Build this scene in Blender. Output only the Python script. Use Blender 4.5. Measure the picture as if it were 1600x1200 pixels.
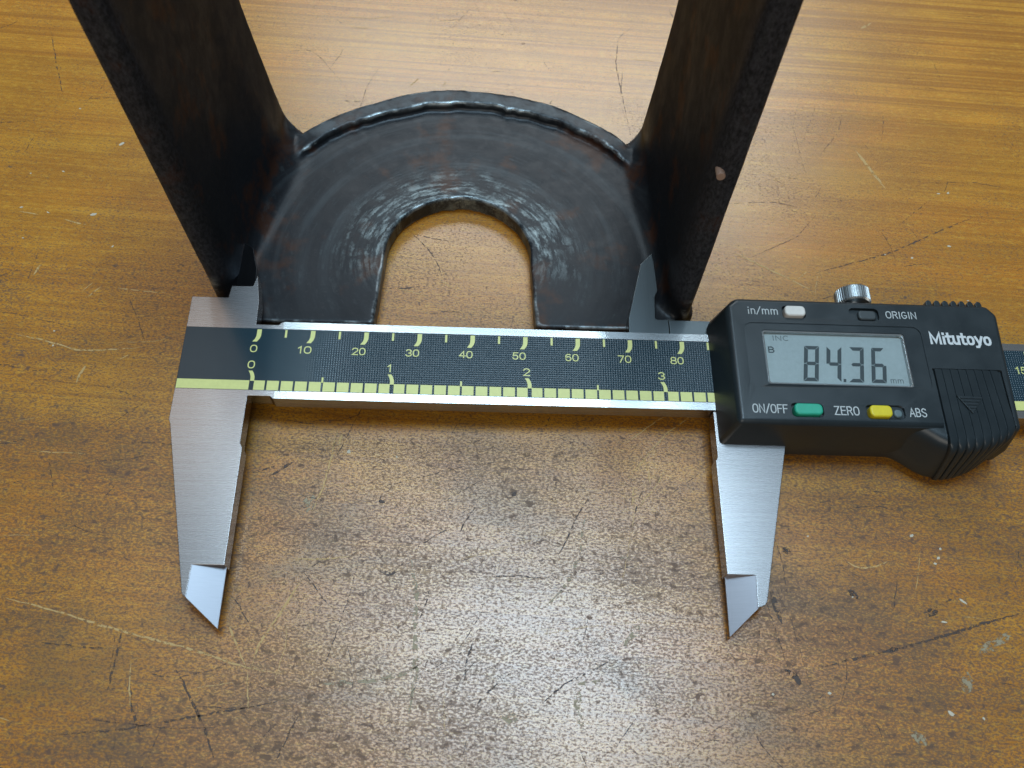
import bpy, bmesh, math, random
import numpy as np
from mathutils import Matrix, Vector, noise

S = 0.001                       # all geometry below is written in millimetres
random.seed(7)
scene = bpy.context.scene
for o in list(bpy.data.objects):
    bpy.data.objects.remove(o, do_unlink=True)
COL = scene.collection

# ------------------------------------------------------------------ camera
FPX = 1385.0                    # focal length in pixels of the 1600 px wide photograph
CAM = np.array([42.62659, -94.02167, 149.38946])
W = np.array([[0.9993388056, 0.0209333571, 0.0297278688],
              [0.0032163335, -0.8653206125, 0.5012084325],
              [0.0362161128, -0.5007814215, -0.8648157960]])
cam_data = bpy.data.cameras.new('camera')
cam = bpy.data.objects.new('camera', cam_data)
COL.objects.link(cam)
R3 = np.stack([W @ [1, 0, 0], W @ [0, -1, 0], W @ [0, 0, -1]], axis=1)
cam.matrix_world = Matrix.Translation(Vector(CAM * S)) @ Matrix(R3.tolist()).to_4x4()
cam_data.sensor_width = 36.0
cam_data.lens = FPX / 1600 * 36.0
cam_data.clip_start = 0.005
cam_data.clip_end = 50
cam_data.dof.use_dof = True
cam_data.dof.focus_distance = 0.172
cam_data.dof.aperture_fstop = 42
scene.camera = cam

# ------------------------------------------------------------------ light
world = bpy.data.worlds.new('World')
scene.world = world
world.use_nodes = True
bg = world.node_tree.nodes['Background']
bg.inputs['Color'].default_value = (0.93, 0.97, 1.0, 1)
bg.inputs['Strength'].default_value = 0.11


def area(name, loc, target, sx, sy, power, color):
    d = bpy.data.lights.new(name, 'AREA')
    d.shape = 'RECTANGLE'
    d.size, d.size_y = sx, sy
    d.energy = power
    d.color = color
    o = bpy.data.objects.new(name, d)
    COL.objects.link(o)
    o.location = loc
    o.rotation_euler = (Vector(target) - Vector(loc)).to_track_quat('-Z', 'Y').to_euler()
    return o


area('ceiling_light', (0.105, 0.160, 1.0), (0.05, 0.03, 0.0), 0.40, 0.27, 6.0, (0.54, 0.79, 1.0))
for tx in (-0.13, 0.225):
    area('ceiling_tube', (tx, 0.30, 0.995), (tx, 0.10, 0.0), 0.03, 0.34, 0.55, (0.70, 0.90, 1.0))
wl = area('warm_lamp', (-0.372, 0.367, 1.0), (-0.372, 0.367, 0.0), 0.30, 0.20, 0.26, (1.0, 0.76, 0.56))
wl.rotation_euler = (0, 0, math.radians(47.5))
area('far_window', (0.15, 1.25, 1.16), (0.04, 0.03, 0.0), 1.0, 0.50, 9.0, (0.86, 0.95, 1.0))
area('near_window', (-0.25, -1.25, 1.35), (0.04, 0.0, 0.0), 1.2, 0.9, 10.5, (1.0, 0.93, 0.82))

scene.view_settings.view_transform = 'Standard'
scene.view_settings.look = 'None'
scene.view_settings.exposure = -0.06
scene.view_settings.gamma = 1.0


# ------------------------------------------------------------------ helpers
def tab(px, py, z=0.0):
    """photo pixel -> point on the horizontal plane z (mm)"""
    d = W @ np.array([(px - 800) / FPX, (py - 600) / FPX, 1.0])
    s = (z - CAM[2]) / d[2]
    q = CAM + s * d
    return float(q[0]), float(q[1])


def link(o, parent=None):
    COL.objects.link(o)
    if parent is not None:
        o.parent = parent
    return o


def mesh_obj(name, verts, faces, mat, parent=None, bevel=0, segs=2, smooth=True, angle=35):
    me = bpy.data.meshes.new(name)
    me.from_pydata([(x * S, y * S, z * S) for x, y, z in verts], [], faces)
    bm = bmesh.new()
    bm.from_mesh(me)
    bmesh.ops.recalc_face_normals(bm, faces=bm.faces)
    bm.to_mesh(me)
    bm.free()
    o = bpy.data.objects.new(name, me)
    link(o, parent)
    if mat:
        me.materials.append(mat)
    if smooth:
        me.polygons.foreach_set('use_smooth', [True] * len(me.polygons))
        me.set_sharp_from_angle(angle=math.radians(angle))
    if bevel:
        b = o.modifiers.new('bevel', 'BEVEL')
        b.width = bevel * S
        b.segments = segs
        b.limit_method = 'ANGLE'
        b.angle_limit = math.radians(30)
        b.harden_normals = True
    return o


def prism(poly, z0, z1):
    n = len(poly)
    v = [(x, y, z0) for x, y in poly] + [(x, y, z1) for x, y in poly]
    f = [list(range(n))[::-1], list(range(n, 2 * n))]
    f += [[i, (i + 1) % n, n + (i + 1) % n, n + i] for i in range(n)]
    return v, f


def loft(rings):
    n = len(rings[0])
    v = [p for r in rings for p in r]
    f = [list(range(n))[::-1], list(range((len(rings) - 1) * n, len(rings) * n))]
    for k in range(len(rings) - 1):
        a, b = k * n, (k + 1) * n
        f += [[a + i, a + (i + 1) % n, b + (i + 1) % n, b + i] for i in range(n)]
    return v, f


def merge(*parts):
    V, F = [], []
    for v, f in parts:
        o = len(V)
        V += list(v)
        F += [[i + o for i in q] for q in f]
    return V, F


def hull(pts):
    bm = bmesh.new()
    for p in pts:
        bm.verts.new(p)
    r = bmesh.ops.convex_hull(bm, input=bm.verts)
    bmesh.ops.delete(bm, geom=[g for g in r['geom_interior'] if isinstance(g, bmesh.types.BMVert)], context='VERTS')
    bm.verts.index_update()
    v = [tuple(x.co) for x in bm.verts]
    f = [[x.index for x in q.verts] for q in bm.faces]
    bm.free()
    return v, f


def rrect(x0, x1, y0, y1, r, n=5):
    pts = []
    for cx, cy, a0 in ((x1 - r, y0 + r, -90), (x1 - r, y1 - r, 0), (x0 + r, y1 - r, 90), (x0 + r, y0 + r, 180)):
        for k in range(n + 1):
            a = math.radians(a0 + 90 * k / n)
            pts.append((cx + r * math.cos(a), cy + r * math.sin(a)))
    return pts


def baked(o):
    dg = bpy.context.evaluated_depsgraph_get()
    dg.update()
    return bpy.data.meshes.new_from_object(o.evaluated_get(dg))


def arc(cx, cy, rx, ry, a0, a1, n=9):
    return [(cx + rx * math.cos(math.radians(a0 + (a1 - a0) * k / n)), cy + ry * math.sin(math.radians(a0 + (a1 - a0) * k / n))) for k in range(n + 1)]


def oval(cx, cy, rx, ry, n=20):
    """super-ellipse loop, squarer than a circle"""
    out = []
    for k in range(n + 1):
        a = 2 * math.pi * k / n + math.pi / 2
        c, s_ = math.cos(a), math.sin(a)
        out.append((cx + rx * math.copysign(abs(c) ** .8, c), cy + ry * math.copysign(abs(s_) ** .8, s_)))
    return out


# glyph: (advance width, strokes) on a cap height of 1, x-height .72; a stroke that ends where it starts is closed
GL = {
    '0': (.62, [oval(.31, .5, .27, .5)]),
    '1': (.40, [[(.04, .76), (.24, 1), (.24, 0)]]),
    '2': (.62, [arc(.31, .71, .26, .29, 165, -20) + [(.06, 0), (.58, 0)]]),
    '3': (.62, [arc(.30, .755, .24, .245, 160, -90) + arc(.30, .255, .27, .255, 90, -165)]),
    '4': (.64, [[(.46, 0), (.46, 1), (.04, .28), (.62, .28)]]),
    '5': (.62, [[(.54, 1), (.14, 1), (.09, .50)] + arc(.30, .32, .26, .32, 130, -160)]),
    '6': (.62, [[(.50, .90)] + arc(.33, .62, .28, .38, 75, 170) + arc(.31, .31, .26, .31, 180, 540, 16)]),
    '7': (.60, [[(.04, 1), (.56, 1), (.22, 0)]]),
    '8': (.62, [oval(.31, .745, .23, .255), oval(.31, .255, .27, .255)]),
    '9': (.62, [arc(.31, .69, .26, .31, 0, 360, 16) + arc(.31, .40, .26, .40, 0, -150)]),
    'O': (.66, [oval(.33, .5, .28, .5)]),
    'R': (.64, [[(.07, 0), (.07, 1), (.34, 1)] + arc(.34, .755, .22, .245, 90, -90) + [(.07, .51)], [(.36, .51), (.58, 0)]]),
    'I': (.22, [[(.11, 0), (.11, 1)]]),
    'G': (.68, [arc(.34, .5, .28, .5, 50, 320, 14) + [(.60, .22), (.60, .46), (.36, .46)]]),
    'N': (.68, [[(.07, 0), (.07, 1), (.60, 0), (.60, 1)]]),
    'F': (.56, [[(.07, 0), (.07, 1), (.52, 1)], [(.07, .53), (.46, .53)]]),
    'Z': (.60, [[(.06, 1), (.54, 1), (.04, 0), (.57, 0)]]),
    'E': (.58, [[(.52, 1), (.07, 1), (.07, 0), (.54, 0)], [(.07, .53), (.48, .53)]]),
    'A': (.66, [[(.03, 0), (.33, 1), (.63, 0)], [(.13, .34), (.53, .34)]]),
    'B': (.64, [[(.07, .0), (.07, 1), (.32, 1)] + arc(.32, .765, .21, .235, 90, -90) + [(.07, .53)], [(.34, .53)] + arc(.33, .265, .24, .265, 80, -90) + [(.07, 0)]]),
    'S': (.62, [arc(.31, .745, .24, .255, 25, 200) + [(.20, .57), (.42, .45)] + arc(.31, .26, .26, .26, 35, -160)]),
    'C': (.66, [arc(.34, .5, .28, .5, 45, 315, 14)]),
    'M': (.86, [[(.08, 0), (.08, 1), (.43, .12), (.78, 1), (.78, 0)]]),
    'i': (.22, [[(.11, 0), (.11, .60)], [(.11, .93), (.11, .97)]]),
    'n': (.52, [[(.08, 0), (.08, .72)], [(.08, .50)] + arc(.265, .50, .185, .22, 150, 0) + [(.45, 0)]]),
    'm': (.82, [[(.08, 0), (.08, .72)], [(.08, .50)] + arc(.24, .52, .16, .20, 150, 0) + [(.40, 0)], [(.40, .50)] + arc(.57, .52, .16, .20, 150, 0) + [(.73, 0)]]),
    't': (.36, [[(.14, .98), (.14, .16)] + arc(.26, .14, .12, .14, 180, 280, 5) + [(.35, .01)], [(.0, .70), (.34, .70)]]),
    'u': (.54, [[(.08, .72), (.08, .22)] + arc(.265, .22, .185, .22, 180, 360) + [(.45, .72)], [(.45, .30), (.45, 0)]]),
    'o': (.56, [oval(.28, .36, .21, .36)]),
    'y': (.52, [[(.03, .72), (.27, .04)], [(.50, .72), (.24, -.05), (.15, -.24), (.02, -.25)]]),
    '/': (.46, [[(.02, -.06), (.44, 1.06)]]),
}


def text_part(name, body, u0, u1, v0, v1, z, mat, parent, w=.11, slant=0.0):
    """stroke-built lettering: v0 is the baseline, v1 the cap height"""
    H = v1 - v0
    gap = .10
    tot = sum(GL[c][0] + gap for c in body) - gap
    kx = (u1 - u0) / tot
    x = 0.0
    parts = []
    lay = 0
    for c in body:
        adv, strokes = GL[c]
        for st in strokes:
            P = [Vector(((x + p[0]) * kx, (p[1] * (1 - w) + w / 2) * H)) for p in st]
            closed = (P[0] - P[-1]).length < 1e-6
            if closed:
                P = P[:-1]
            n_ = len(P)
            hw = w * H / 2
            V = []
            for k in range(n_):
                a = P[k - 1] if (k or closed) else None
                b = P[(k + 1) % n_] if (k < n_ - 1 or closed) else None
                d0 = (P[k] - a).normalized() if a is not None else None
                d1 = (b - P[k]).normalized() if b is not None else None
                d0 = d0 or d1
                d1 = d1 or d0
                t = d0 + d1
                t = t.normalized() if t.length > 1e-4 else d0
                nn = Vector((-t.y, t.x))
                q = max(.45, abs(nn.dot(Vector((-d0.y, d0.x)))))
                off = nn * (hw / q)
                e = P[k].copy()
                if not closed and k == 0:
                    e -= d1 * hw
                if not closed and k == n_ - 1:
                    e += d0 * hw
                for sg in (1, -1):
                    g = e + off * sg
                    V.append((u0 + g.x + slant * g.y, v0 + g.y, z + .004 * (lay % 3)))
            F = [[2 * k, 2 * k + 1, (2 * k + 3) % (2 * n_), (2 * k + 2) % (2 * n_)] for k in range(n_ if closed else n_ - 1)]
            parts.append((V, F))
            lay += 1
        x += adv + gap
    return mesh_obj(name, *merge(*parts), mat, parent, smooth=False)


class N:
    """tiny node builder"""
    def __init__(self, name):
        self.mat = bpy.data.materials.new(name)
        self.mat.use_nodes = True
        self.t = self.mat.node_tree
        self.b = self.t.nodes['Principled BSDF']
        self.out = self.t.nodes['Material Output']

    def n(self, typ, **kw):
        x = self.t.nodes.new('ShaderNode' + typ)
        for k, v in kw.items():
            setattr(x, k, v)
        return x

    def set(self, sock, v):
        if hasattr(v, 'is_linked') or isinstance(v, bpy.types.NodeSocket):
            self.t.links.new(v, sock)
        else:
            if isinstance(v, (tuple, list)) and len(v) == 3 and sock.type == 'RGBA':
                v = (*v, 1)
            sock.default_value = v

    def p(self, **kw):
        for k, v in kw.items():
            self.set(self.b.inputs[k.replace('_', ' ')], v)

    def coords(self, scale=(1, 1, 1), rot=0.0, loc=(0, 0, 0)):
        c = self.n('TexCoord')
        m = self.n('Mapping')
        m.inputs['Scale'].default_value = tuple(1000 * s for s in scale)
        m.inputs['Location'].default_value = loc
        if rot:
            r = self.n('Mapping')
            r.inputs['Rotation'].default_value = (0, 0, rot)
            self.t.links.new(c.outputs['Object'], r.inputs['Vector'])
            self.t.links.new(r.outputs['Vector'], m.inputs['Vector'])
        else:
            self.t.links.new(c.outputs['Object'], m.inputs['Vector'])
        return m.outputs['Vector']

    def noise(self, vec, scale=1.0, detail=3, rough=0.5, dist=0.0):
        x = self.n('TexNoise')
        self.set(x.inputs['Vector'], vec)
        x.inputs['Scale'].default_value = scale
        x.inputs['Detail'].default_value = detail
        x.inputs['Roughness'].default_value = rough
        x.inputs['Distortion'].default_value = dist
        return x.outputs['Fac']

    def ramp(self, fac, a, b, lo=0.0, hi=1.0):
        m = self.n('MapRange')
        m.interpolation_type = 'SMOOTHSTEP'
        self.set(m.inputs['Value'], fac)
        m.inputs['From Min'].default_value = a
        m.inputs['From Max'].default_value = b
        m.inputs['To Min'].default_value = lo
        m.inputs['To Max'].default_value = hi
        return m.outputs['Result']

    def math(self, op, a, b=0.0, clamp=False):
        m = self.n('Math', operation=op, use_clamp=clamp)
        self.set(m.inputs[0], a)
        self.set(m.inputs[1], b)
        return m.outputs[0]

    def mix(self, fac, a, b, blend='MIX'):
        m = self.n('Mix', data_type='RGBA', blend_type=blend)
        self.set(m.inputs['Factor'], fac)
        self.set(m.inputs[6], a)
        self.set(m.inputs[7], b)
        return m.outputs[2]

    def bump(self, h, strength=0.5, dist=0.1, normal=None):
        x = self.n('Bump')
        self.set(x.inputs['Height'], h)
        x.inputs['Strength'].default_value = strength
        x.inputs['Distance'].default_value = dist * S
        if normal is not None:
            self.set(x.inputs['Normal'], normal)
        return x.outputs['Normal']

    def sep(self, vec):
        x = self.n('SeparateXYZ')
        self.set(x.inputs[0], vec)
        return x.outputs


# ------------------------------------------------------------------ materials
GRAIN = math.radians(3.4)


def wood(name, stripe, tone, speck, seed):
    m = N(name)
    P = lambda sx, sy, o=0: m.coords((sx, sy, 1), GRAIN, (seed + o, seed * 1.7 + o, 0))
    # slow colour drift, orange to olive yellow
    drift = m.noise(P(.010, .045), 1, 4, .6)
    patch = m.noise(P(.05, .11, 3), 1, 4, .6, .4)
    base = m.mix(m.ramp(drift, .35, .68), (.480, .180, .012), (.520, .245, .019))
    base = m.mix(m.ramp(patch, .38, .66), base, (.410, .168, .013))
    mott = m.noise(P(.55, 1.5, 14), 1, 4, .6)
    base = m.mix(m.math('MULTIPLY', m.ramp(mott, .48, .66), .60), base, (.57, .300, .034))
    # growth lines: long thin streaks
    g1 = m.noise(P(.004, .60, 5), 1, 2, .5)
    g2 = m.noise(P(.015, 1.6, 9), 1, 3, .6)
    base = m.mix(m.math('MULTIPLY', m.ramp(g1, .47, .60), stripe), base, (.320, .120, .009))
    base = m.mix(m.math('MULTIPLY', m.ramp(g2, .48, .68), .20 + .35 * stripe), base, (.230, .092, .012))
    base = m.mix(m.math('MULTIPLY', m.ramp(g2, .46, .30), .30), base, (.56, .300, .040))
    # short pores
    pore = m.noise(P(1.3, 5.5, 2), 1, 3, .65)
    base = m.mix(m.math('MULTIPLY', m.ramp(pore, .52, .66), .50), base, (.140, .062, .018))
    # dark dents and ground-in dirt
    dens = m.noise(P(.022, .035, 4), 1, 5, .68)
    d1 = m.noise(P(1.7, 3.1, 6), 1, 5, .66, .3)
    d2 = m.noise(P(.60, .95, 8), 1, 6, .66, .5)
    wx, wy, wz = m.sep(m.coords((1, 1, 1), GRAIN))
    th = m.math('ADD', m.ramp(dens, .32, .68, .05, -.035), m.ramp(wy, -45, 70, 0, .105))
    s1 = m.ramp(m.math('SUBTRACT', d1, th), .505 - speck, .60 - speck)
    s2 = m.ramp(m.math('SUBTRACT', d2, th), .620 - speck, .675 - speck)
    dark = m.math('MAXIMUM', m.math('MULTIPLY', s1, .80), s2)
    grime = m.noise(P(.035, .055, 40), 1, 5, .65, .5)
    gr = m.math('MULTIPLY', m.ramp(grime, .46, .68), m.ramp(wy, 40, -55, .08, .50))
    base = m.mix(gr, base, (.145, .085, .026))
    base = m.mix(m.math('MULTIPLY', dark, .78), base, (.050, .034, .032))
    # pale chips in the varnish
    chip = m.ramp(m.noise(P(1.5, 2.4, 12), 1, 3, .6), .69, .76)
    base = m.mix(m.math('MULTIPLY', chip, .50), base, (.52, .37, .16))
    hs = m.n('HueSaturation')
    m.set(hs.inputs['Color'], base)
    hs.inputs['Value'].default_value = tone
    fine = m.noise(P(3.2, 5.5, 1), 1, 3, .65)
    m.p(Base_Color=hs.outputs[0], Specular_IOR_Level=.5)
    rg = m.math('ADD', m.math('MULTIPLY', dark, .30), m.ramp(fine, .3, .7, .26, .36))
    m.p(Roughness=rg)
    m.p(Coat_Weight=m.math('SUBTRACT', .85, m.math('MULTIPLY', dark, .75)), Coat_IOR=1.52, Coat_Roughness=m.ramp(fine, .3, .7, .20, .30))
    h = m.math('ADD', m.math('MULTIPLY', fine, .16), m.math('MULTIPLY', dark, -.02))
    nb = m.bump(h, .36, .15)
    m.p(Normal=nb, Coat_Normal=nb)
    return m.mat


M_WOOD_NEAR = wood('worn_table_wood', .34, 1.02, .060, 3.0)
M_WOOD_FAR = wood('striped_table_wood', .80, 1.20, .045, 3.0)  # tone raised: brighter light on the far boards painted into the colour


def brushed(name, col, rough=.30, axis='u', aniso=.0):
    m = N(name)
    sc = (.03, 9.0, 1) if axis == 'u' else (9.0, .03, 1)
    b = m.noise(m.coords(sc), 1, 3, .6)
    b2 = m.noise(m.coords((.5, 1.1, 1)), 1, 3, .6)
    c = m.mix(m.ramp(b, .3, .7), tuple(.965 * x for x in col), tuple(min(1, 1.035 * x) for x in col))
    spot = m.ramp(m.noise(m.coords((1.6, 1.6, 1)), 1, 3, .6), .70, .78)
    c = m.mix(m.math('MULTIPLY', spot, .10), c, tuple(min(1, 1.4 * x) for x in col))
    m.p(Base_Color=c, Metallic=1.0)
    m.p(Roughness=m.ramp(b, .3, .7, rough - .01, rough + .012))
    return m.mat


M_STEEL = brushed('brushed_steel', (.375, .35, .345), .27)
M_BEAM = brushed('ground_steel', (.72, .74, .75), .22)
M_KNIFE = brushed('dull_jaw_steel', (.135, .152, .158), .30, 'v')
M_KNIFE_DARK = brushed('arm_reflection_jaw_steel', (.07, .075, .085), .34, 'v')  # dark arm's reflection painted into the fixed inside jaw's colour
M_TIP = brushed('tip_steel', (.27, .265, .285), .40)


def screwmat():
    m = N('nickel_plate')
    m.p(Base_Color=(.50, .53, .54), Metallic=1.0, Roughness=.36)
    return m.mat


M_NICKEL = screwmat()


def plain(name, col, rough=.45, spec=.5, grain=0.0, metallic=0.0):
    m = N(name)
    f = m.noise(m.coords((1.2, 1.2, 1.2)), 1, 3, .6)
    m.p(Base_Color=m.mix(f, tuple(.88 * c for c in col), tuple(min(1, 1.12 * c) for c in col)), Roughness=rough,
        Specular_IOR_Level=spec, Metallic=metallic)
    if grain:
        m.p(Normal=m.bump(m.noise(m.coords((6, 6, 6)), 1, 2, .5), grain, .05))
    return m.mat


def housing_mat():
    m = N('black_plastic')
    f = m.noise(m.coords((.12, .12, .12)), 1, 4, .6)
    s = m.noise(m.coords((1.0, 2.0, 1.0)), 1, 4, .6)
    fine = m.noise(m.coords((7, 7, 7)), 1, 2, .5)
    c = m.mix(f, (.011, .017, .021), (.017, .026, .031))
    c = m.mix(m.math('MULTIPLY', m.ramp(s, .70, .78), .35), c, (.09, .10, .10))
    m.p(Base_Color=c, Specular_IOR_Level=.5)
    m.p(Roughness=m.ramp(f, .3, .7, .31, .42))
    m.p(Normal=m.bump(fine, .22, .06))
    return m.mat


M_PLASTIC = housing_mat()
M_GRIP = housing_mat()
M_PRINT = plain('grey_print', (.46, .50, .51), .5)
M_PRINT_B = plain('silver_print', (.56, .60, .62), .45)
M_YELLOW = plain('yellow_ink', (.63, .66, .24), .42)
M_WHITE = plain('white_button', (.66, .64, .60), .4)
M_GREEN = plain('green_button', (.020, .36, .235), .42)
M_YBTN = plain('yellow_button', (.66, .55, .018), .4)
M_DARKBTN = plain('dark_button', (.035, .045, .050), .5)
M_GREYBTN = plain('grey_dot', (.10, .15, .165), .5)
M_LCD = plain('lcd_grey', (.56, .60, .60), .35)
M_SEG = plain('lcd_segment', (.075, .088, .095), .5)
M_SEG_FAINT = plain('lcd_faint', (.12, .135, .14), .5)
M_FRAME = plain('clear_rim', (.42, .45, .46), .15, .8, 0, .7)
M_PIN = plain('pin_end', (.36, .25, .20), .6)
M_FLECK = plain('pale_fleck', (.52, .48, .38), .6)
M_DOT = plain('dark_spot', (.03, .018, .012), .6)


def scale_mat():
    m = N('black_scale')
    v = m.coords((1, 1, 1))
    x, y, z = m.sep(v)
    wx = m.math('SINE', m.math('MULTIPLY', x, 2 * math.pi / .46))
    wy = m.math('SINE', m.math('MULTIPLY', y, 2 * math.pi / .46))
    cell = m.math('MULTIPLY', m.math('ADD', wx, 1), m.math('ADD', wy, 1))
    on = m.ramp(x, 7.0, 20.0)
    cell = m.math('MULTIPLY', cell, on)
    f = m.noise(m.coords((.2, .5, 1)), 1, 4, .6)
    m.p(Base_Color=m.mix(f, (.014, .035, .050), (.018, .041, .057)), Specular_IOR_Level=.40, Roughness=.19)
    m.p(Normal=m.bump(cell, .7, .02))
    return m.mat


M_SCALE = scale_mat()


def glass_mat():
    m = N('window_glass')
    t = m.n('BsdfTransparent')
    t.inputs['Color'].default_value = (.93, .95, .95, 1)
    g = m.n('BsdfGlossy')
    g.inputs['Roughness'].default_value = .08
    fr = m.n('Fresnel')
    fr.inputs['IOR'].default_value = 1.45
    mx = m.n('MixShader')
    m.t.links.new(fr.outputs[0], mx.inputs[0])
    m.t.links.new(t.outputs[0], mx.inputs[1])
    m.t.links.new(g.outputs[0], mx.inputs[2])
    m.t.links.new(mx.outputs[0], m.out.inputs['Surface'])
    return m.mat


M_GLASS = glass_mat()


def yoke_mat():
    m = N('oiled_forged_steel')
    big = m.noise(m.coords((.06, .06, .06)), 1, 4, .6)
    mid = m.noise(m.coords((.28, .28, .28)), 1, 5, .65, .4)
    fine = m.noise(m.coords((1.6, 1.6, 1.6)), 1, 4, .65)
    # circular rubbing marks round the arch
    v = m.coords((1, 1, 1))
    x, y, z = m.sep(v)
    dx = m.math('SUBTRACT', x, 36.5)
    dy = m.math('SUBTRACT', y, 19.0)
    rad = m.math('SQRT', m.math('ADD', m.math('MULTIPLY', dx, dx), m.math('MULTIPLY', dy, dy)))
    ang = m.math('ARCTAN2', dx, dy)
    cv = m.n('CombineXYZ')
    m.set(cv.inputs[0], m.math('ADD', m.math('MULTIPLY', rad, 1.3), m.math('MULTIPLY', fine, 1.4)))
    m.set(cv.inputs[1], m.math('MULTIPLY', ang, 3.4))
    rub = m.noise(cv.outputs[0], 1, 5, .65)
    ring = m.math('MULTIPLY', m.ramp(rad, 14.5, 17.0), m.ramp(rad, 29, 18))
    back = m.ramp(dy, -8, 6)
    low = m.ramp(z, 9, 6)
    scuff = m.math('MULTIPLY', m.math('MULTIPLY', ring, back), low)
    scuff = m.math('MULTIPLY', scuff, m.math('MULTIPLY', m.ramp(rub, .42, .62), m.ramp(mid, .36, .60)))
    wide = m.math('MULTIPLY', m.math('MULTIPLY', m.ramp(rub, .46, .70), low), m.ramp(mid, .48, .66))
    c = m.mix(big, (.007, .009, .012), (.014, .016, .020))
    rust = m.ramp(m.noise(m.coords((.10, .10, .10), 0, (5, 2, 1)), 1, 4, .6), .53, .66)
    c = m.mix(m.math('MULTIPLY', rust, .80), c, (.046, .018, .009))
    c = m.mix(m.math('MULTIPLY', m.ramp(fine, .55, .75), .4), c, (.035, .036, .039))
    c = m.mix(m.math('MULTIPLY', wide, .45), c, (.060, .072, .078))
    cv2 = m.n('CombineXYZ')
    m.set(cv2.inputs[0], m.math('MULTIPLY', rad, .32))
    m.set(cv2.inputs[1], m.math('MULTIPLY', ang, .8))
    band = m.ramp(m.noise(cv2.outputs[0], 1, 5, .6), .45, .68)
    c = m.mix(m.math('MULTIPLY', m.math('MULTIPLY', band, low), m.ramp(dy, -16, 14, .08, .60)), c, (.038, .048, .055))
    c = m.mix(m.math('MULTIPLY', scuff, .62), c, (.30, .36, .37))
    front_light = m.math('MULTIPLY', m.math('MULTIPLY', m.ramp(y, 13, 6.5), m.ramp(z, 7, 11)), m.ramp(m.noise(m.coords((1.8, 1.8, 1.0)), 1, 4, .65), .25, .75))  # arm fronts painted paler to stand in for light from the front
    c = m.mix(m.math('MULTIPLY', front_light, .9), c, (.055, .058, .072))
    lipm = m.math('MULTIPLY', m.math('MULTIPLY', m.ramp(dy, 30, 35), m.ramp(z, 4.9, 5.5)), m.math('MULTIPLY', m.ramp(z, 9, 7.5), m.ramp(mid, .30, .66)))
    c = m.mix(m.math('MULTIPLY', lipm, .85), c, (.085, .098, .106))  # worn lip top, lightened in colour for the light it reflects
    at = m.n('Attribute', attribute_name='edge_wear')
    ew = m.math('MULTIPLY', m.ramp(at.outputs['Fac'], .010, .030), m.ramp(m.noise(m.coords((.16, .16, .3), 0, (4, 7, 2)), 1, 5, .7), .44, .66))
    ew = m.math('MULTIPLY', ew, m.ramp(z, 8, 12, 1.0, .10))
    c = m.mix(m.math('MULTIPLY', ew, .75), c, (.36, .40, .41))
    m.p(Base_Color=c, Metallic=m.math('ADD', m.math('MULTIPLY', m.math('MAXIMUM', scuff, ew), .6), .12, True))
    m.p(Roughness=m.math('ADD', m.ramp(mid, .3, .7, .32, .42), m.ramp(z, 5.5, 20, 0, .26)), Specular_IOR_Level=m.ramp(z, 5.5, 20, .25, .13))
    h = m.math('ADD', m.math('MULTIPLY', mid, .10), m.math('MULTIPLY', fine, .30))
    h = m.math('ADD', h, m.math('MULTIPLY', rub, .10))
    m.p(Normal=m.bump(h, .30, .12))
    return m.mat


M_YOKE = yoke_mat()


def scratch_mat(name, col, hole):
    m = N(name)
    f = m.noise(m.coords((.9, .9, 1)), 1, 4, .7)
    m.p(Base_Color=col, Roughness=.6)
    m.p(Alpha=m.ramp(f, hole, hole + .12))
    return m.mat


M_SCR_L = scratch_mat('pale_scratch', (.50, .33, .13), .38)
M_SCR_D = scratch_mat('dark_scratch', (.060, .040, .032), .44)
M_SCR_G = scratch_mat('grey_scuff', (.30, .25, .16), .46)

# ------------------------------------------------------------------ tabletop (the setting)
top = bpy.data.objects.new('tabletop', None)
link(top)
top['kind'] = 'structure'
top['label'] = 'worn varnished wooden tabletop with dents and scratches'


def plank(y0, y1, mat):
    c, s = math.cos(-GRAIN), math.sin(-GRAIN)
    rot = lambda x, y: (c * x - s * y, s * x + c * y)
    v, f = prism([rot(-420, y0), rot(540, y0), rot(540, y1), rot(-420, y1)], -22, 0)
    return mesh_obj('plank', v, f, mat, top, smooth=False)


plank(-330, -97.0, M_WOOD_NEAR)
plank(-96.9, 77.3, M_WOOD_NEAR)
plank(77.32, 230, M_WOOD_FAR)
plank(230.1, 420, M_WOOD_NEAR)


def ribbon(pts, w, jitter=.10, step=.8):
    """flat scratch along a polyline of table points (mm), tapering at both ends"""
    P = [Vector((*p, 0)) for p in pts]
    out = []
    for a, b in zip(P[:-1], P[1:]):
        n = max(1, int((b - a).length / step))
        out += [a.lerp(b, k / n) for k in range(n)]
    out.append(P[-1])
    if len(out) > 4:
        for _ in range(2):
            out = [out[0]] + [(out[i - 1] + out[i] * 2 + out[i + 1]) / 4 for i in range(1, len(out) - 1)] + [out[-1]]
    V, F = [], []
    L = len(out) - 1
    for i, p in enumerate(out):
        t = (out[min(i + 1, L)] - out[max(i - 1, 0)]).normalized()
        nrm = Vector((-t.y, t.x, 0))
        tp = min(1, 4 * min(i, L - i) / max(L, 1) + .15)
        q = p + nrm * random.uniform(-jitter, jitter)
        hw = w * .5 * tp * random.uniform(.6, 1.3)
        V += [(q.x + nrm.x * hw, q.y + nrm.y * hw, ZR), (q.x - nrm.x * hw, q.y - nrm.y * hw, ZR)]
    F = [[2 * i, 2 * i + 1, 2 * i + 3, 2 * i + 2] for i in range(L)]
    return V, F


def px(*pts):
    return [tab(*p) for p in pts]


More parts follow.
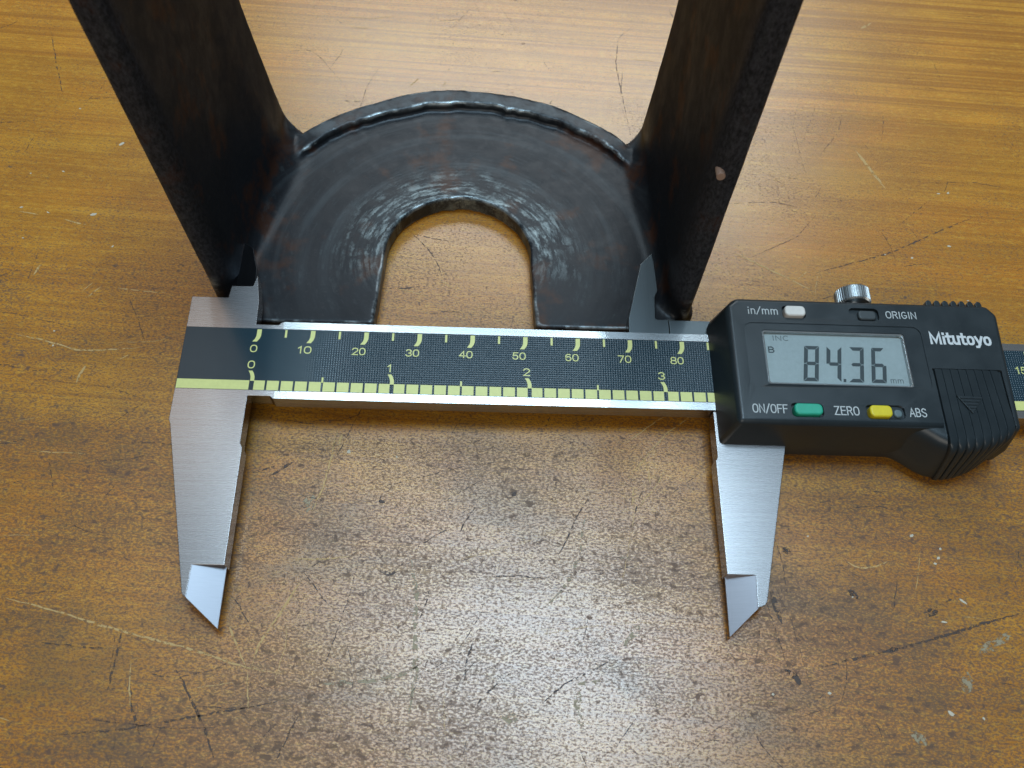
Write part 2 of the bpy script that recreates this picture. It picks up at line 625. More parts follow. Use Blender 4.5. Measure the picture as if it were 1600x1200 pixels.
ZR = .030
light = [
    (px((0, 932), (90, 955), (185, 985), (290, 1012), (385, 1043), (432, 1052)), .34),
    (px((472, 905), (440, 955), (402, 1010), (393, 1042)), .36),
    (px((355, 972), (372, 1015), (386, 1045)), .28),
    (px((386, 1046), (388, 1110)), .20),
    (px((205, 1035), (202, 1070), (204, 1105)), .26),
    (px((527, 672), (518, 715), (505, 760), (488, 800)), .30),
    (px((534, 676), (530, 695)), .4),
    (px((25, 523), (75, 533), (120, 547), (147, 548), (200, 545), (222, 543)), .34),
    (px((178, 449), (215, 454), (262, 458)), .26),
    (px((128, 456), (146, 441)), .24), (px((134, 466), (158, 448)), .30),
    (px((118, 600), (126, 583), (135, 568)), .45),
    (px((52, 430), (65, 412)), .42), (px((100, 343), (135, 352)), .3),
    (px((60, 336), (30, 330)), .24), (px((178, 566), (205, 552)), .24),
    (px((1150, 397), (1200, 420), (1237, 438), (1275, 458)), .32),
    (px((1247, 436), (1262, 424)), .25),
    (px((1337, 236), (1368, 275), (1384, 296)), .65),
    (px((1318, 875), (1342, 889), (1362, 888), (1386, 877)), .28),
    (px((686, 436), (706, 450)), .22),
    (px((990, 762), (988, 790)), .35),
    (px((640, 135), (655, 122)), .3), (px((693, 135), (697, 128)), .3),
    (px((1345, 45), (1362, 36)), .6),
]
greys = [
    (px((642, 870), (650, 920), (649, 1010), (650, 1060), (638, 1115)), .9),
    (px((500, 1070), (590, 1062), (640, 1050), (662, 1032)), .7),
    (px((905, 1075), (900, 1110), (912, 1140)), 1.1), (px((902, 1068), (948, 1064)), 1.0),
    (px((975, 1010), (1000, 975)), 1.2), (px((850, 950), (885, 915), (905, 870), (915, 800)), .5),
    (px((1510, 1085), (1512, 1050)), 1.6), (px((1530, 1020), (1580, 990)), 1.4),
    (px((780, 1115), (808, 1125)), 1.6), (px((965, 872), (990, 874)), .9),
    (px((1420, 1140), (1450, 1165)), 1.3), (px((490, 770), (478, 800)), 2.0),
]
darks = [
    (px((1265, 429), (1330, 412), (1395, 394), (1470, 360), (1527, 337)), .30),
    (px((637, 358), (668, 388), (685, 412), (690, 432)), .22),
    (px((990, 40), (966, 60), (962, 100), (972, 150), (985, 210)), .22),
    (px((80, 50), (90, 110), (100, 155)), .24),
    (px((190, 985), (178, 1040), (166, 1085)), .42),
    (px((275, 1045), (300, 1095), (322, 1145), (335, 1190)), .5),
    (px((200, 1050), (206, 1110), (220, 1150)), .42),
    (px((60, 1150), (180, 1142), (300, 1120), (420, 1100), (445, 1092)), .32),
    (px((50, 1003), (100, 1008), (170, 1014)), .3),
    (px((420, 745), (445, 730), (458, 722)), .6), (px((390, 740), (430, 728)), .5),
    (px((870, 870), (885, 845), (905, 800), (922, 775)), .3),
    (px((648, 870), (650, 855), (700, 826)), .26), (px((715, 845), (722, 820), (745, 790), (752, 770)), .32),
    (px((590, 890), (612, 900), (630, 880)), .6), (px((672, 905), (668, 940), (655, 970)), .26),
    (px((735, 1110), (770, 1075), (800, 1050)), .3), (px((840, 1105), (880, 1070), (960, 1030)), .3),
    (px((755, 902), (800, 900), (845, 903)), .28), (px((725, 1065), (730, 1030), (740, 1000)), .4),
    (px((1280, 1043), (1320, 1033), (1400, 1015), (1480, 992), (1560, 967), (1600, 958)), .5),
    (px((1395, 960), (1402, 905)), .25), (px((1440, 960), (1490, 935)), .4),
    (px((1205, 920), (1212, 950), (1222, 975)), .8), (px((1225, 1045), (1250, 1060), (1253, 1075)), .8),
    (px((1320, 990), (1290, 985)), .3), (px((430, 1190), (455, 1140), (470, 1110)), .32),
    (px((590, 450), (630, 451), (660, 447)), .3),
]
rnd = random.Random(21)
for _ in range(430):
    # short random nicks, mostly across the grain, thicker towards the worn near side
    yy = 118 - 215 * rnd.random() ** .8
    xx = rnd.uniform(-100, 195)
    L = rnd.uniform(1.2, 7) if rnd.random() < .85 else rnd.uniform(8, 18)
    a = rnd.choice([rnd.gauss(-.05, .25), rnd.gauss(1.2, .6), rnd.uniform(0, 3.14)])
    b = a + rnd.uniform(-.4, .4)
    p0 = (xx, yy)
    p1 = (xx + L * math.cos(a), yy + L * math.sin(a))
    p2 = (p1[0] + .6 * L * math.cos(b), p1[1] + .6 * L * math.sin(b))
    (light if rnd.random() < .17 else darks).append(([p0, p1, p2], rnd.uniform(.08, .20)))


def scratch_obj(name, lst, mat, z):
    global ZR
    ZR = z
    v, f = merge(*[ribbon(p, w) for p, w in lst])
    o = mesh_obj(name, v, f, mat, top, smooth=False)
    o['kind'] = 'stuff'


scratch_obj('grey_scuff_marks', greys, M_SCR_G, .020)
scratch_obj('dark_scratches', darks, M_SCR_D, .026)
scratch_obj('pale_scratches', light, M_SCR_L, .032)


def blob(c, rx, ry, rot, z0, h, rr, n=9):
    pts = []
    for k in range(n):
        a = 2 * math.pi * k / n
        r = rr.uniform(.65, 1.2)
        x, y = rx * r * math.cos(a), ry * r * math.sin(a)
        pts.append((c[0] + x * math.cos(rot) - y * math.sin(rot), c[1] + x * math.sin(rot) + y * math.cos(rot)))
    return prism(pts, z0, z0 + h)


fl = []
for (qx, qy, a, b, r) in ((190, 225, 1.0, .5, .8), (1424, 837, .55, .35, .4), (1469, 858, .35, .35, 0), (1466, 872, .5, .4, .5),
                          (1461, 881, .4, .3, .3), (1505, 940, 1.0, .3, -.6), (1475, 972, .8, .25, -.1), (1296, 1083, .45, .35, 0),
                          (1486, 1115, .75, .4, -.6), (1537, 1123, .4, .3, -.8), (1466, 303, .45, .28, .1), (1481, 302, .5, .35, .8),
                          (545, 706, .5, .55, .6), (620, 714, .25, .25, 0), (1208, 1085, .3, .25, 0), (48, 271, .3, .25, 0), (99, 268, .4, .25, -.2),
                          (75, 332, .5, .2, -.5), (147, 335, 1.0, .5, .2), (36, 372, .3, .2, 0), (83, 540, .3, .3, 0), (85, 517, .25, .25, 0),
                          (1483, 385, .5, .4, 0), (1425, 403, .4, .3, .5), (1383, 398, .3, .2, .3), (1512, 470, .3, .2, 0), (34, 324, .5, .25, .3),
                          (125, 170, .35, .25, 0), (176, 385, .4, .25, 1), (1332, 933, .25, .2, 0), (1262, 838, .25, .25, 0)):
    fl.append(blob(tab(qx, qy), a * .8, b * .75, r, .005, .06, rnd))
o = mesh_obj('paint_flecks', *merge(*fl), M_FLECK, top, smooth=False)
o['kind'] = 'stuff'
sp = [blob(tab(803, 772), .62, .55, 0, .004, .035, rnd, 12), blob(tab(818, 68), .55, .40, 0, .004, .035, rnd, 12),
      blob(tab(1333, 928), 1.0, .7, -.9, .004, .03, rnd, 9), blob(tab(597, 782), .8, .9, 0, .004, .03, rnd, 9),
      blob(tab(1458, 955), 1.3, .7, .6, .004, .03, rnd, 9), blob(tab(1240, 1055), 1.2, .8, -.5, .004, .03, rnd, 9),
      blob(tab(1395, 1015), 1.2, .4, .3, .004, .03, rnd, 9), blob(tab(1228, 860), .8, .8, .3, .004, .03, rnd, 9)]
o = mesh_obj('dark_dents', *merge(*sp), M_SCR_D, top, smooth=False)
o['kind'] = 'stuff'

# ------------------------------------------------------------------ forged steel yoke
yoke = bpy.data.objects.new('steel_yoke', None)
link(yoke)
yoke['label'] = 'dark forged steel yoke with horseshoe base and two upright arms'
yoke['category'] = 'yoke'
ZP = 4.2                         # base plate thickness
nz = lambda x, y, z, s: noise.noise(Vector((x * s, y * s, z * s)))


def yoke_base():
    cx, cy = 36.4, 21.0
    outline = [(20.4, 3.3), (19.2, 3.0), (-2.5, 3.2), (-10.2, 9.5), (-11.2, 30)]
    c2 = (37.0, 17.5)
    for k in range(61):
        a = math.radians(163.5 - 147 * k / 60)
        r = 50 + .45 * nz(40 * math.cos(a), 40 * math.sin(a), 3, .16)
        outline.append((c2[0] + r * math.cos(a), c2[1] + r * math.sin(a)))
    outline += [(84.6, 30), (84.0, 7), (76, 4.3), (70.7, 3.2), (53.5, 3.1), (52.2, 3.6)]
    arch = []
    for k in range(33):
        a = math.radians(-4 + 188 * k / 32)
        r = 15.0 + .22 * nz(30 * math.cos(a), 30 * math.sin(a), 9, .35)
        arch.append((cx + r * math.cos(a) * 1.0, cy + r * math.sin(a)))
    outline += arch
    plate = prism(outline, 0, ZP)
    # raised lip round the back with a ragged inner edge
    lip_o, lip_i = [], []
    for k in range(121):
        a = math.radians(160 - 140 * k / 120)
        ro = 49.7 + .5 * nz(40 * math.cos(a), 40 * math.sin(a), 3, .16) + .2 * nz(k, 0, 5, .45)
        ri = 45.1 + .60 * nz(k, 3, 0, .22) + .60 * nz(k, 9, 0, .55) + 1.8 * (abs(k - 60) / 60) ** 2
        lip_o.append((c2[0] + ro * math.cos(a), c2[1] + ro * math.sin(a)))
        lip_i.append((c2[0] + ri * math.cos(a), c2[1] + ri * math.sin(a)))
    rings = []
    for k, (o_, i_) in enumerate(zip(lip_o, lip_i)):
        e = max(0, min(1, (abs(k - 60) - 36) / 20))
        zt = 6.2 - 2.6 * e * e * (3 - 2 * e)
        rings.append([(*o_, 1.0), (*o_, zt), (*i_, zt), (*i_, 1.0)])
    lip = loft(rings)
    return merge(plate, lip)


def yoke_arm(side):
    rings = []
    zs = [0, 2, ZP - .3, ZP, ZP + .1, ZP + .3] + [ZP + .7 * k for k in range(1, 11)] + [13 + 3 * k for k in range(27)] + [92.5]
    for z in zs:
        t = max(0, min(1, (z - 8) / 60))
        lean = (-.030 if side < 0 else .004) * z
        thick = 4.8
        inx = -6.3 if side < 0 else 78.1
        far = 58.5 if side < 0 else 57.0
        front = (8.4 if side < 0 else 6.0) + (0.6 * t if side > 0 else -1.5 * t)
        rx, ry = 3.6 - 1.9 * t, 6.0 - 3.6 * t
        ro = 1.1
        pl = []                                  # (distance from inner face outward, y)
        for k in range(7):                       # inner front corner
            a = math.pi / 2 * k / 6
            pl.append((rx * (1 - math.sin(a)), front + ry * (1 - math.cos(a))))
        ys = [front + ry + (far - 2 - front - ry) * k / 16 for k in range(1, 16)]
        pl += [(0.0 + .12 * nz(y, z, side, .12), y) for y in ys]
        for k in range(5):
            a = math.pi / 2 * k / 4
            pl.append((2 * (1 - math.cos(a)), far - 2 + 2 * math.sin(a)))
        for k in range(5):
            a = math.pi / 2 * k / 4
            pl.append((thick - 2 + 2 * math.sin(a), far - 2 + 2 * math.cos(a)))
        for k in range(5):
            a = math.pi / 2 * k / 4
            pl.append((thick - ro * (1 - math.cos(a)), front + ro * (1 - math.sin(a))))
        ring = []
        for d, y in pl:
            q = max(0, min(1, (y - 18) / 26))
            r, hf = .6 + (3.6 if side < 0 else 1.7) * q, 3.0 + 42 * q
            h = max(0, z - ZP)
            off = r * (1 - h / hf) ** 1.4 if h < hf else 0
            fr = 1.8 + (4.2 if side < 0 else 3.4) * q
            if h < fr:
                off += fr - math.sqrt(max(0, fr * fr - (fr - h) ** 2))
            w = max(0, 1 - d / 2.5)
            if y > far - 6:
                y = y - .6 * off * (y - far + 6) / 6
            x = inx + lean + (-1 if side < 0 else 1) * (d - off * w)
            ring.append((x, y, z))
        rings.append(ring)
    v, f = loft(rings)
    return v, f


def build_yoke():
    v, f = merge(yoke_base(), yoke_arm(-1), yoke_arm(1))
    raw = mesh_obj('raw', v, f, None, None, smooth=False)
    r = raw.modifiers.new('r', 'REMESH')
    r.mode = 'VOXEL'
    r.voxel_size = .46 * S
    sm = raw.modifiers.new('s', 'SMOOTH')
    sm.factor = .5
    sm.iterations = 8
    me = baked(raw)
    bpy.data.objects.remove(raw, do_unlink=True)
    nv = len(me.vertices)
    co = np.empty(nv * 3)
    me.vertices.foreach_get('co', co)
    co = co.reshape(-1, 3) / S
    co[:, 2] -= co[:, 2].min() - 0.02
    no = np.empty(nv * 3)
    me.vertices.foreach_get('normal', no)
    no = no.reshape(-1, 3)
    ed = np.empty(len(me.edges) * 2, dtype=np.int64)
    me.edges.foreach_get('vertices', ed)
    ed = ed.reshape(-1, 2)
    deg = np.bincount(ed.ravel(), minlength=nv).astype(float)

    def nb(a):
        out = np.zeros_like(a)
        for k in range(a.shape[1]):
            out[:, k] = (np.bincount(ed[:, 0], a[ed[:, 1], k], nv) + np.bincount(ed[:, 1], a[ed[:, 0], k], nv)) / deg
        return out
    curv = -((nb(co) - co) * no).sum(1)
    for _ in range(2):
        curv = .5 * curv + .5 * nb(curv[:, None])[:, 0]
    disp = np.array([.08 * noise.noise(Vector(p) * .10) + .015 * noise.noise(Vector(p) * .6) for p in co])
    disp[co[:, 2] < .6] = 0
    co = co + no * disp[:, None]
    me.vertices.foreach_set('co', (co * S).ravel())
    me.update()
    me.vertices.foreach_get('normal', no.reshape(-1))
    polys = np.array([p.vertices[:] for p in me.polygons if len(p.vertices) == 4])
    cen = co[polys].mean(1)
    left = (cen[:, 2] > 8.2) & (cen[:, 0] < 20)
    right = (cen[:, 2] > 8.2) & (cen[:, 0] > 55)
    out = []
    for nm, mask in (('base_plate', ~(left | right)), ('arm', left), ('arm', right)):
        q = polys[mask]
        idx, inv = np.unique(q, return_inverse=True)
        m2 = bpy.data.meshes.new(nm)
        m2.from_pydata((co[idx] * S).tolist(), [], inv.reshape(-1, 4).tolist())
        at = m2.attributes.new('edge_wear', 'FLOAT', 'POINT')
        at.data.foreach_set('value', curv[idx])
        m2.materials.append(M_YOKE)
        m2.polygons.foreach_set('use_smooth', [True] * len(m2.polygons))
        m2.normals_split_custom_set_from_vertices(no[idx].tolist())
        o = bpy.data.objects.new(nm, m2)
        link(o, yoke)
        out.append(o)
    bpy.data.meshes.remove(me)
    return out


yoke_parts = build_yoke()
# little pale pin end in the front of one arm
ring0, ring1 = [], []
for k in range(16):
    a = 2 * math.pi * k / 16
    ring0.append((79.55 + .72 * math.cos(a), 8.6, 44.6 + .82 * math.sin(a)))
    ring1.append((79.55 + .72 * math.cos(a), 5.75, 44.6 + .82 * math.sin(a)))
mesh_obj('pin', *loft([ring0, ring1]), M_PIN, yoke_parts[2], bevel=.1)

# ------------------------------------------------------------------ digital caliper
cal = bpy.data.objects.new('digital_caliper', None)
link(cal)
cal['label'] = 'digital caliper with steel jaws and dark grey slider reading 84.36'
cal['category'] = 'caliper'
RL = Matrix(((0.9999141299, 0.0009208660, 0.0130722957), (0.0, 0.9975280113, -0.0702699564), (-0.0131046903, 0.0702639223, 0.9974423534)))
cal.matrix_world = Matrix.Translation((0, 0, 8.8 * S)) @ RL.to_4x4()

TH = 3.5
beam_poly = [(-13.7, 5.05), (-13.65, -20.6), (-13.3, -21.3), (-6.25, -51.3), (-6.0, -51.65), (-5.45, -52.05), (-5.3, -46.6), (0, -46.6), (0, -25.7),
             (-.45, -24.9), (-.45, -15.5), (3.5, -15.5), (4.1, -16), (212, -16), (212, 0), (4.0, 0), (3.4, -.65),
             (-.8, -.65), (-.95, 4.5), (-1.95, 10.3), (-2.6, 7.75), (-6.6, 7.65), (-6.85, 5.05)]
beam = mesh_obj('beam', *prism(beam_poly, -TH, 0), M_STEEL, cal, bevel=.10)
# bright ground edges of the beam
for v0, v1 in ((-1.50, -.02), (-15.98, -14.50)):
    mesh_obj('ground_edge', *prism([(4.3, v0), (211.9, v0), (211.9, v1), (4.3, v1)], -.3, .012), M_BEAM, beam)
# stepped tip of the fixed outside jaw
mesh_obj('jaw_tip', *hull([(-5.6, -46.4, -.02), (-5.6, -46.4, -3.4), (0, -46.5, -1.72), (0, -46.5, -2.1), (0, -56.7, -1.75), (0, -56.7, -2.05),
                           (-5.6, -51.9, -.03), (-5.6, -51.9, -3.4)]), M_TIP, beam, bevel=.05, angle=20)
# thin inside jaw
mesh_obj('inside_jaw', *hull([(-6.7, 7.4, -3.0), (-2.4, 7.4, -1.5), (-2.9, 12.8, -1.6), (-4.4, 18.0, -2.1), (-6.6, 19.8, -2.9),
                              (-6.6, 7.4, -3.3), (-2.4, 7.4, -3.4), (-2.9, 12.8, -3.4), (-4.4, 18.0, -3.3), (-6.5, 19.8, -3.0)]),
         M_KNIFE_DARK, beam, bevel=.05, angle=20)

# scale: black plate, yellow marks and figures
ZT = .065
scale = mesh_obj('scale_plate', *prism([(-13.62, -1.56), (-13.55, -14.40), (211, -14.40), (211, -1.56)], -.25, ZT), M_SCALE, cal, bevel=.04, segs=1)
ZI = ZT + .008
flat = lambda poly: ([(x, y, ZI) for x, y in poly], [list(range(len(poly)))])


def ink(name, polys):
    return mesh_obj(name, *merge(*[flat(p) for p in polys]), M_YELLOW, scale, smooth=False)


def arc_tick(u, up):
    """wide tick with a hooked end"""
    w = .42
    if up:        # millimetre figure: straight from the top edge, hook to the left below
        c = [(u, -1.78), (u, -2.6), (u - .02, -3.2), (u - .18, -3.75), (u - .62, -4.42)]
    else:         # inch figure
        c = [(u - .55, -10.5), (u - .22, -11.05), (u - .02, -11.7), (u, -12.1), (u, -12.56)]
    w2 = w if up else .36
    return [(x - w2, y) for x, y in c] + [(x + w2, y) for x, y in c[::-1]]


SH = lambda u: u - 2.4 if u > 120 else u
for k in range(0, 156, 5):
    u = SH(k)
    if k % 10:
        ink('millimetre_mark', [[(u - .2, -1.78), (u + .2, -1.78), (u + .2, -3.4), (u - .2, -3.4)]])
    else:
        ink('millimetre_mark', [arc_tick(u, True)])
        w = {1: 1.30, 2: 2.50, 3: 3.5}[len(str(k))]
        c = u - .6 - (.6 if k > 9 else 0)
        text_part('numeral', str(k), c - w / 2, c + w / 2, -6.66, -5.10, ZI, M_YELLOW, scale, .13)
ink('yellow_band', [[(-13.5, -14.36), (-.48, -14.36), (-.48, -12.48), (-13.5, -12.48)]])
for k in range(0, 61):
    a = k * 2.54 + (.38 if k % 10 == 0 else .19)
    b = (k + 1) * 2.54 - (.38 if k % 10 == 9 else .19)
    ink('inch_square', [[(SH(a), -14.36), (SH(b), -14.36), (SH(b), -12.46), (SH(a), -12.46)]])
    u = SH(k * 2.54)
    if k % 10 == 0:
        ink('inch_mark', [arc_tick(u, False)])
        c = u - .58
        w = 1.30 if k != 10 else .85
        text_part('numeral', str(k // 10), c - w / 2, c + w / 2, -10.04, -8.42, ZI, M_YELLOW, scale, .13)
    elif k % 10 == 5:
        ink('inch_mark', [[(u - .17, -11.5), (u + .17, -11.5), (u + .17, -12.56), (u - .17, -12.56)]])

# sliding jaw plate (steel)
sj_poly = [(84.75, 5.0), (84.75, -25.2), (84.36, -26.0), (84.36, -46.6), (89.25, -46.65), (88.95, -52.3), (90.35, -51.65), (90.7, -51.1), (97.56, -22.6), (97.56, -16.3), (97.56, 5)]
sj = mesh_obj('sliding_jaw', *prism([(x, y) for x, y in sj_poly if y < -16] + [(97.56, -16.3), (84.75, -16.3)], -TH, 0), M_STEEL, cal, bevel=.12)
sj_poly2 = [(84.75, -16.25), (84.75, -25.2), (84.36, -26.0), (84.36, -46.6), (89.25, -46.65), (88.95, -52.2), (90.3, -51.7), (90.75, -51.0), (97.56, -22.6), (97.56, -16.25)]
sj.data = mesh_obj('tmp', *prism(sj_poly2, -TH, 0), M_STEEL).data
bpy.data.objects.remove(bpy.data.objects['tmp'], do_unlink=True)
mesh_obj('jaw_tip', *hull([(89.5, -46.4, -.02), (89.5, -46.4, -3.4), (84.36, -46.5, -1.72), (84.36, -46.5, -2.1), (84.2, -56.7, -1.75), (84.2, -56.7, -2.05),
                           (89.2, -52.1, -.03), (89.2, -52.1, -3.4)]), M_TIP, sj, bevel=.05, angle=20)
mesh_obj('inside_jaw', *prism([(70.1, .12), (70.2, 3.7), (73.3, 16.4), (75.7, 19.0), (76.0, 17.2), (76.25, 12.4), (76.35, 10.2), (75.7, 8.6), (75.5, 3.85), (75.8, 3.6),
                               (78.05, 3.5), (78.05, .12)], -3.4, -.85), M_KNIFE, sj, bevel=.12)
mesh_obj('jaw_block', *prism([(78.12, .12), (78.12, 3.5), (90, 3.5), (90, .12)], -3.4, -.85), M_KNIFE, sj, bevel=.08)

# slider housing
ZH = 7.0
topo = [(87.25, -21.3), (138.1, -21.3), (139.1, 2.3), (137.4, 4.25), (89.2, 4.25), (87.25, 2.5)]
mido = [(85.3, -22.7), (138.7, -22.9), (139.9, 2.8), (138.0, 5.1), (88.0, 5.1), (85.3, 2.2)]
rings = [[(x, y, -4.8) for x, y in mido], [(x, y, 0.2) for x, y in mido], [(x, y, ZH) for x, y in topo]]
house = mesh_obj('slider_housing', *loft(rings), M_PLASTIC, None, bevel=.9, segs=5)


def rp(x0, x1, y0, y1, r, z0, z1):
    return prism(rrect(x0, x1, y0, y1, r), z0, z1)


cutA = mesh_obj('cutA', *rp(90.1, 123.4, -14.35, -1.0, 1.6, 6.85, 9), None, None, smooth=False)
cutB = mesh_obj('cutB', *merge(rp(93.4, 120.15, -13.55, -2.45, .55, 5.7, 9), rp(97.6, 102.1, .05, 2.75, .8, 6.2, 9),
                               rp(110.4, 116.1, .0, 2.75, .9, 6.35, 9), rp(96.7, 102.6, -20.05, -17.3, .9, 6.2, 9),
                               rp(110.2, 117.3, -20.1, -17.3, .9, 6.3, 9),
                               rp(124.0, 137.0, -30, -9.6, .2, 6.55, 9)), None, None, smooth=False)
for c in (cutA, cutB):
    b = house.modifiers.new('cut', 'BOOLEAN')
    b.operation = 'DIFFERENCE'
    b.object = c
    b.solver = 'EXACT'
me = baked(house)
me.name = 'slider_housing'
for ob in (house, cutA, cutB):
    bpy.data.objects.remove(ob, do_unlink=True)
house = bpy.data.objects.new('slider_housing', me)
link(house, cal)
me.polygons.foreach_set('use_smooth', [True] * len(me.polygons))
me.set_sharp_from_angle(angle=math.radians(32))
wn = house.modifiers.new('normals', 'WEIGHTED_NORMAL')
wn.weight = 100
wn.keep_sharp = True

# ribbed thumb grip running down over the front of the slider
def thumb_grip():
    prof = [(-9.7, 6.98), (-12, 7.0), (-15, 7.0), (-18, 7.0), (-21, 7.0), (-23.4, 7.0), (-24.2, 6.88), (-24.8, 6.55), (-25.3, 6.05), (-25.65, 5.3),
            (-25.95, 4.2), (-26.25, 2.8), (-26.6, 1.0), (-26.95, -.8), (-27.25, -2.4), (-27.25, -3.4), (-26.9, -4.2), (-26.0, -4.7)]
    nU = 160
    V, F = [], []
    rows = len(prof)
    for i, (v, z) in enumerate(prof):
        q = max(0, min(1, (6.9 - z) / 11))
        lo = 124.35 + 1.3 * q
        hi = 136.3 + .7 * min(1, (-v - 9) / 12) - 2.0 * q
        a = prof[max(i - 1, 0)]
        b = prof[min(i + 1, rows - 1)]
        t = Vector((b[0] - a[0], b[1] - a[1])).normalized()
        nn = Vector((t.y, -t.x))
        kk = max(0, min(1, (i - 5) / 3))
        amp = .20 + .32 * kk
        for k in range(nU + 1):
            s = k / nU
            u = lo + (hi - lo) * s
            ph = (s * 8) % 1
            lobe = math.sin(math.pi * min(1, ph / .92)) ** .5 if ph < .92 else 0
            saw = (1 - .8 * ph) * (1 - kk) + lobe * kk
            d = amp * (saw - .55)
            if k in (0, nU):
                d = -.7
            vv = -9.7 + (v + 9.7) * (1 - .20 * s ** 2.2)
            V.append((u, vv + nn.x * d, z + nn.y * d))
    for i in range(rows - 1):
        for k in range(nU):
            a = i * (nU + 1) + k
            F.append([a, a + 1, a + nU + 2, a + nU + 1])
    return V, F


grip = mesh_obj('thumb_grip', *thumb_grip(), M_GRIP, cal, angle=50)


# rounded shoulder that flows from the slider's front wall into the grip
def shoulder():
    front = [(113, -22.6), (115.5, -22.7), (117.5, -23.0), (119.2, -23.7), (120.7, -24.7), (122.2, -25.8), (123.8, -26.6), (125.5, -26.95), (128, -26.8),
             (130.5, -26.3), (132.8, -25.5), (134.8, -24.4), (136.4, -23.0), (137.4, -21.4), (137.8, -19.5)]
    rings = []
    for z, d in ((-4.8, 1.3), (-4.55, .7), (-4.0, .25), (-3.2, 0.0), (0, .55), (3.0, 1.15), (4.6, 1.55), (5.5, 1.95), (6.1, 2.5), (6.4, 3.1), (6.5, 3.8)):
        ring = [(u - (d * .5 if u > 134 else 0) + (.35 * d if 117 < u < 125 else 0), v + d, z) for u, v in front]
        rings.append(ring + [(137.6 - .5 * d, -14, z), (113, -14, z)])
    return loft(rings)


mesh_obj('grip_shoulder', *shoulder(), M_PLASTIC, cal, angle=60)
tri = [(127.3, -15.1), (132.1, -15.3), (129.6, -18.6)]
tr = mesh_obj('arrow_emblem', *prism(tri, 6.7, 7.28), M_GRIP, grip, bevel=.06)
for k in range(4):
    y = -15.75 - .62 * k
    x0, x1 = 127.9 + .46 * k, 131.6 - .47 * k
    mesh_obj('arrow_ridge', *prism([(x0, y), (x1, y), (x1, y + .22), (x0, y + .22)], 7.2, 7.42), M_GRIP, grip, bevel=.04)
# grip ridges along the back edge
for k in range(7):
    u = 126.6 + 1.62 * k
    pts0, pts1 = [], []
    for j in range(12):
        a = 2 * math.pi * j / 12
        pts0.append((u + .62 * math.cos(a), 4.5 + .95 * math.sin(a), 1))
        pts1.append((u + .62 * math.cos(a), 4.5 + .95 * math.sin(a), 6.45))
    mesh_obj('grip_ridge', *loft([pts0, pts1]), M_PLASTIC, house, bevel=.15)

# display
disp = mesh_obj('display', *rp(93.42, 120.13, -13.53, -2.47, .5, 5.4, 6.0), M_LCD, cal, smooth=False)
ZD = 6.012


def seg_digit(ch, u, v, w, h, mat, parent):
    on = {'8': 'abcdefg', '4': 'bcfg', '3': 'abcdg', '6': 'acdefg'}[ch]
    t, g = .74, .06
    m = h / 2
    P = {'a': [(g, h), (w - g, h), (w - t, h - t), (t, h - t)],
         'b': [(w, h - g), (w, m + g), (w - t * .55, m + g), (w - t, m + t * .5), (w - t, h - t - g)],
         'c': [(w, m - g), (w, g), (w - t, t + g), (w - t, m - t * .5), (w - t * .55, m - g)],
         'd': [(g, 0), (w - g, 0), (w - t, t), (t, t)],
         'e': [(0, m - g), (0, g), (t, t + g), (t, m - t * .5), (t * .55, m - g)],
         'f': [(0, h - g), (0, m + g), (t * .55, m + g), (t, m + t * .5), (t, h - t - g)],
         'g': [(t * .6, m), (t, m + t * .48), (w - t, m + t * .48), (w - t * .6, m), (w - t, m - t * .48), (t, m - t * .48)]}
    for s in on:
        poly = [(u + x + .155 * y, v + y, ZD) for x, y in P[s]]
        if ch == '6' and s == 'a':
            poly = [(u + x * .85 + .155 * y, v + y, ZD) for x, y in P[s]]
        mesh_obj('digit_segment', poly, [list(range(len(poly)))], mat, parent, smooth=False)


for ch, u in zip('8436', (100.15, 104.35, 108.55, 112.75)):
    seg_digit(ch, u, -12.45, 2.80, 7.3, M_SEG, disp)
mesh_obj('decimal_point', [(107.55, -12.45, ZD), (108.05, -12.45, ZD), (108.13, -11.8, ZD), (107.63, -11.8, ZD)], [[0, 1, 2, 3]], M_SEG, disp, smooth=False)
text_part('lettering', 'INC', 95.45, 98.6, -4.25, -3.15, ZD, M_SEG_FAINT, disp)
text_part('lettering', 'B', 94.4, 95.6, -6.85, -5.5, ZD, M_SEG, disp, w=.17)
text_part('lettering', 'mm', 116.3, 118.8, -12.4, -11.3, ZD, M_SEG_FAINT, disp)
oo, ii = rrect(93.40, 120.15, -13.55, -2.45, .55), rrect(93.75, 119.8, -13.22, -2.80, .4)
n = len(oo)
V = [(x, y, z) for z in (6.0, 6.72) for ring in (oo, ii) for x, y in ring]
F = []
for k in range(n):
    j = (k + 1) % n
    F += [[2 * n + k, 2 * n + j, 3 * n + j, 3 * n + k], [n + k, n + j, 3 * n + j, 3 * n + k], [k, j, 2 * n + j, 2 * n + k]]
mesh_obj('window_rim', V, F, M_FRAME, disp, bevel=.08)
mesh_obj('window_pane', *rp(93.7, 119.85, -13.27, -2.75, .4, 6.40, 6.46), M_GLASS, disp, smooth=False)

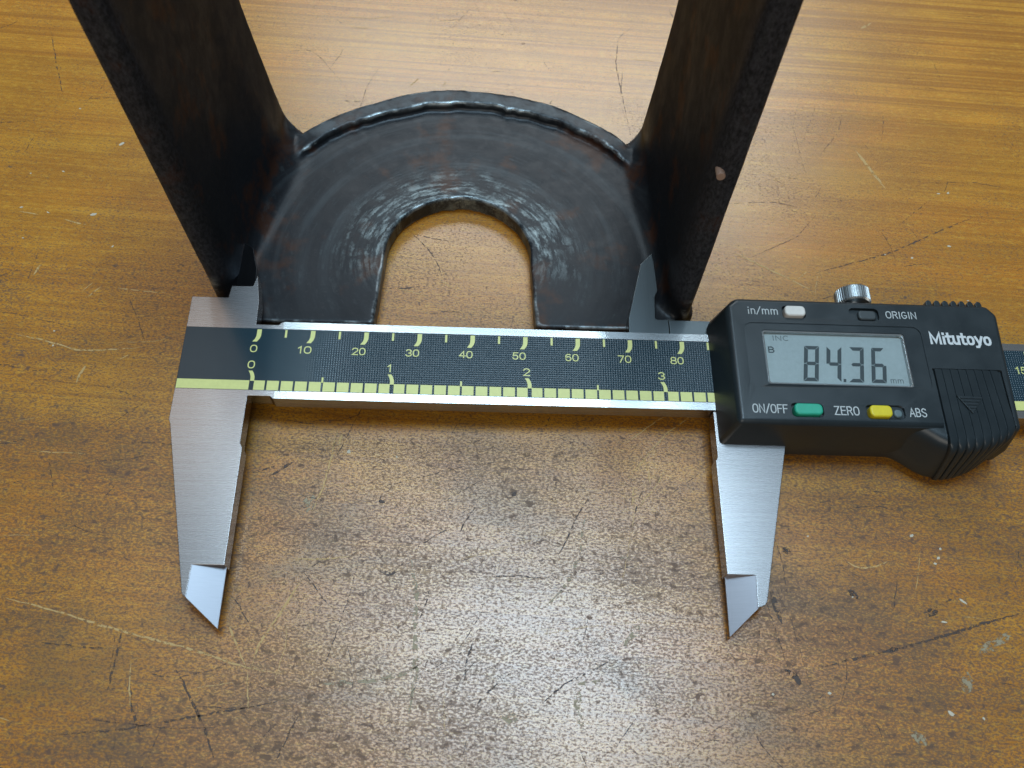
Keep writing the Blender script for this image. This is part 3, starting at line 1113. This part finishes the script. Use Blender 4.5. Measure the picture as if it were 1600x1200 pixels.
# buttons
for nm, m, x0, x1, y0, y1, zt, r in (('button', M_WHITE, 98.0, 101.9, .3, 2.5, 7.75, .75), ('button', M_GREEN, 97.15, 102.25, -19.85, -17.6, 7.75, .85),
                                     ('button', M_YBTN, 110.7, 114.75, -19.9, -17.6, 7.75, .8), ('button', M_DARKBTN, 112.2, 115.7, .35, 2.4, 6.95, .7),
                                     ('status_dot', M_GREYBTN, 115.3, 116.9, -19.6, -18.0, 6.95, .7)):
    mesh_obj(nm, *rp(x0, x1, y0, y1, r, 5.6, zt), m, cal, bevel=.4, segs=4)
# printed lettering on the housing
ZL = ZH + .008
text_part('lettering', 'in/mm', 91.1, 96.9, .75, 2.35, ZL, M_PRINT, house)
text_part('lettering', 'ORIGIN', 117.4, 123.3, .70, 2.25, ZL, M_PRINT, house)
text_part('lettering', 'ON/OFF', 89.8, 96.1, -19.45, -17.7, ZL, M_PRINT, house)
text_part('lettering', 'ZERO', 104.5, 109.0, -19.5, -17.75, ZL, M_PRINT, house)
text_part('lettering', 'ABS', 118.1, 121.2, -19.5, -17.75, ZL, M_PRINT, house)
text_part('lettering', 'Mitutoyo', 124.9, 136.5, -4.55, -1.95, ZL, M_PRINT_B, house, w=.18)

# knurled locking screw behind the slider
def knurl(u, z, v0, v1, r, nn=36):
    rings = []
    for v, rr in ((v0, r * .9), (v0 + .3, r), (v1 - .35, r), (v1, r * .88)):
        ring = []
        for k in range(nn * 4):
            a = 2 * math.pi * k / (nn * 4)
            q = rr - (.17 if k % 4 in (0, 1) else 0)
            ring.append((u + q * math.cos(a), v, z + q * math.sin(a)))
        rings.append(ring)
    return loft(rings)


lock = mesh_obj('locking_screw', *knurl(113.8, 2.6, 5.9, 9.2, 3.3, 44), M_NICKEL, cal, angle=25)
stem0 = [(113.8 + 1.5 * math.cos(k * math.pi / 8), 4.6, 2.6 + 1.5 * math.sin(k * math.pi / 8)) for k in range(16)]
mesh_obj('stem', *loft([stem0, [(x, 6.2, z) for x, y, z in stem0]]), M_NICKEL, lock)
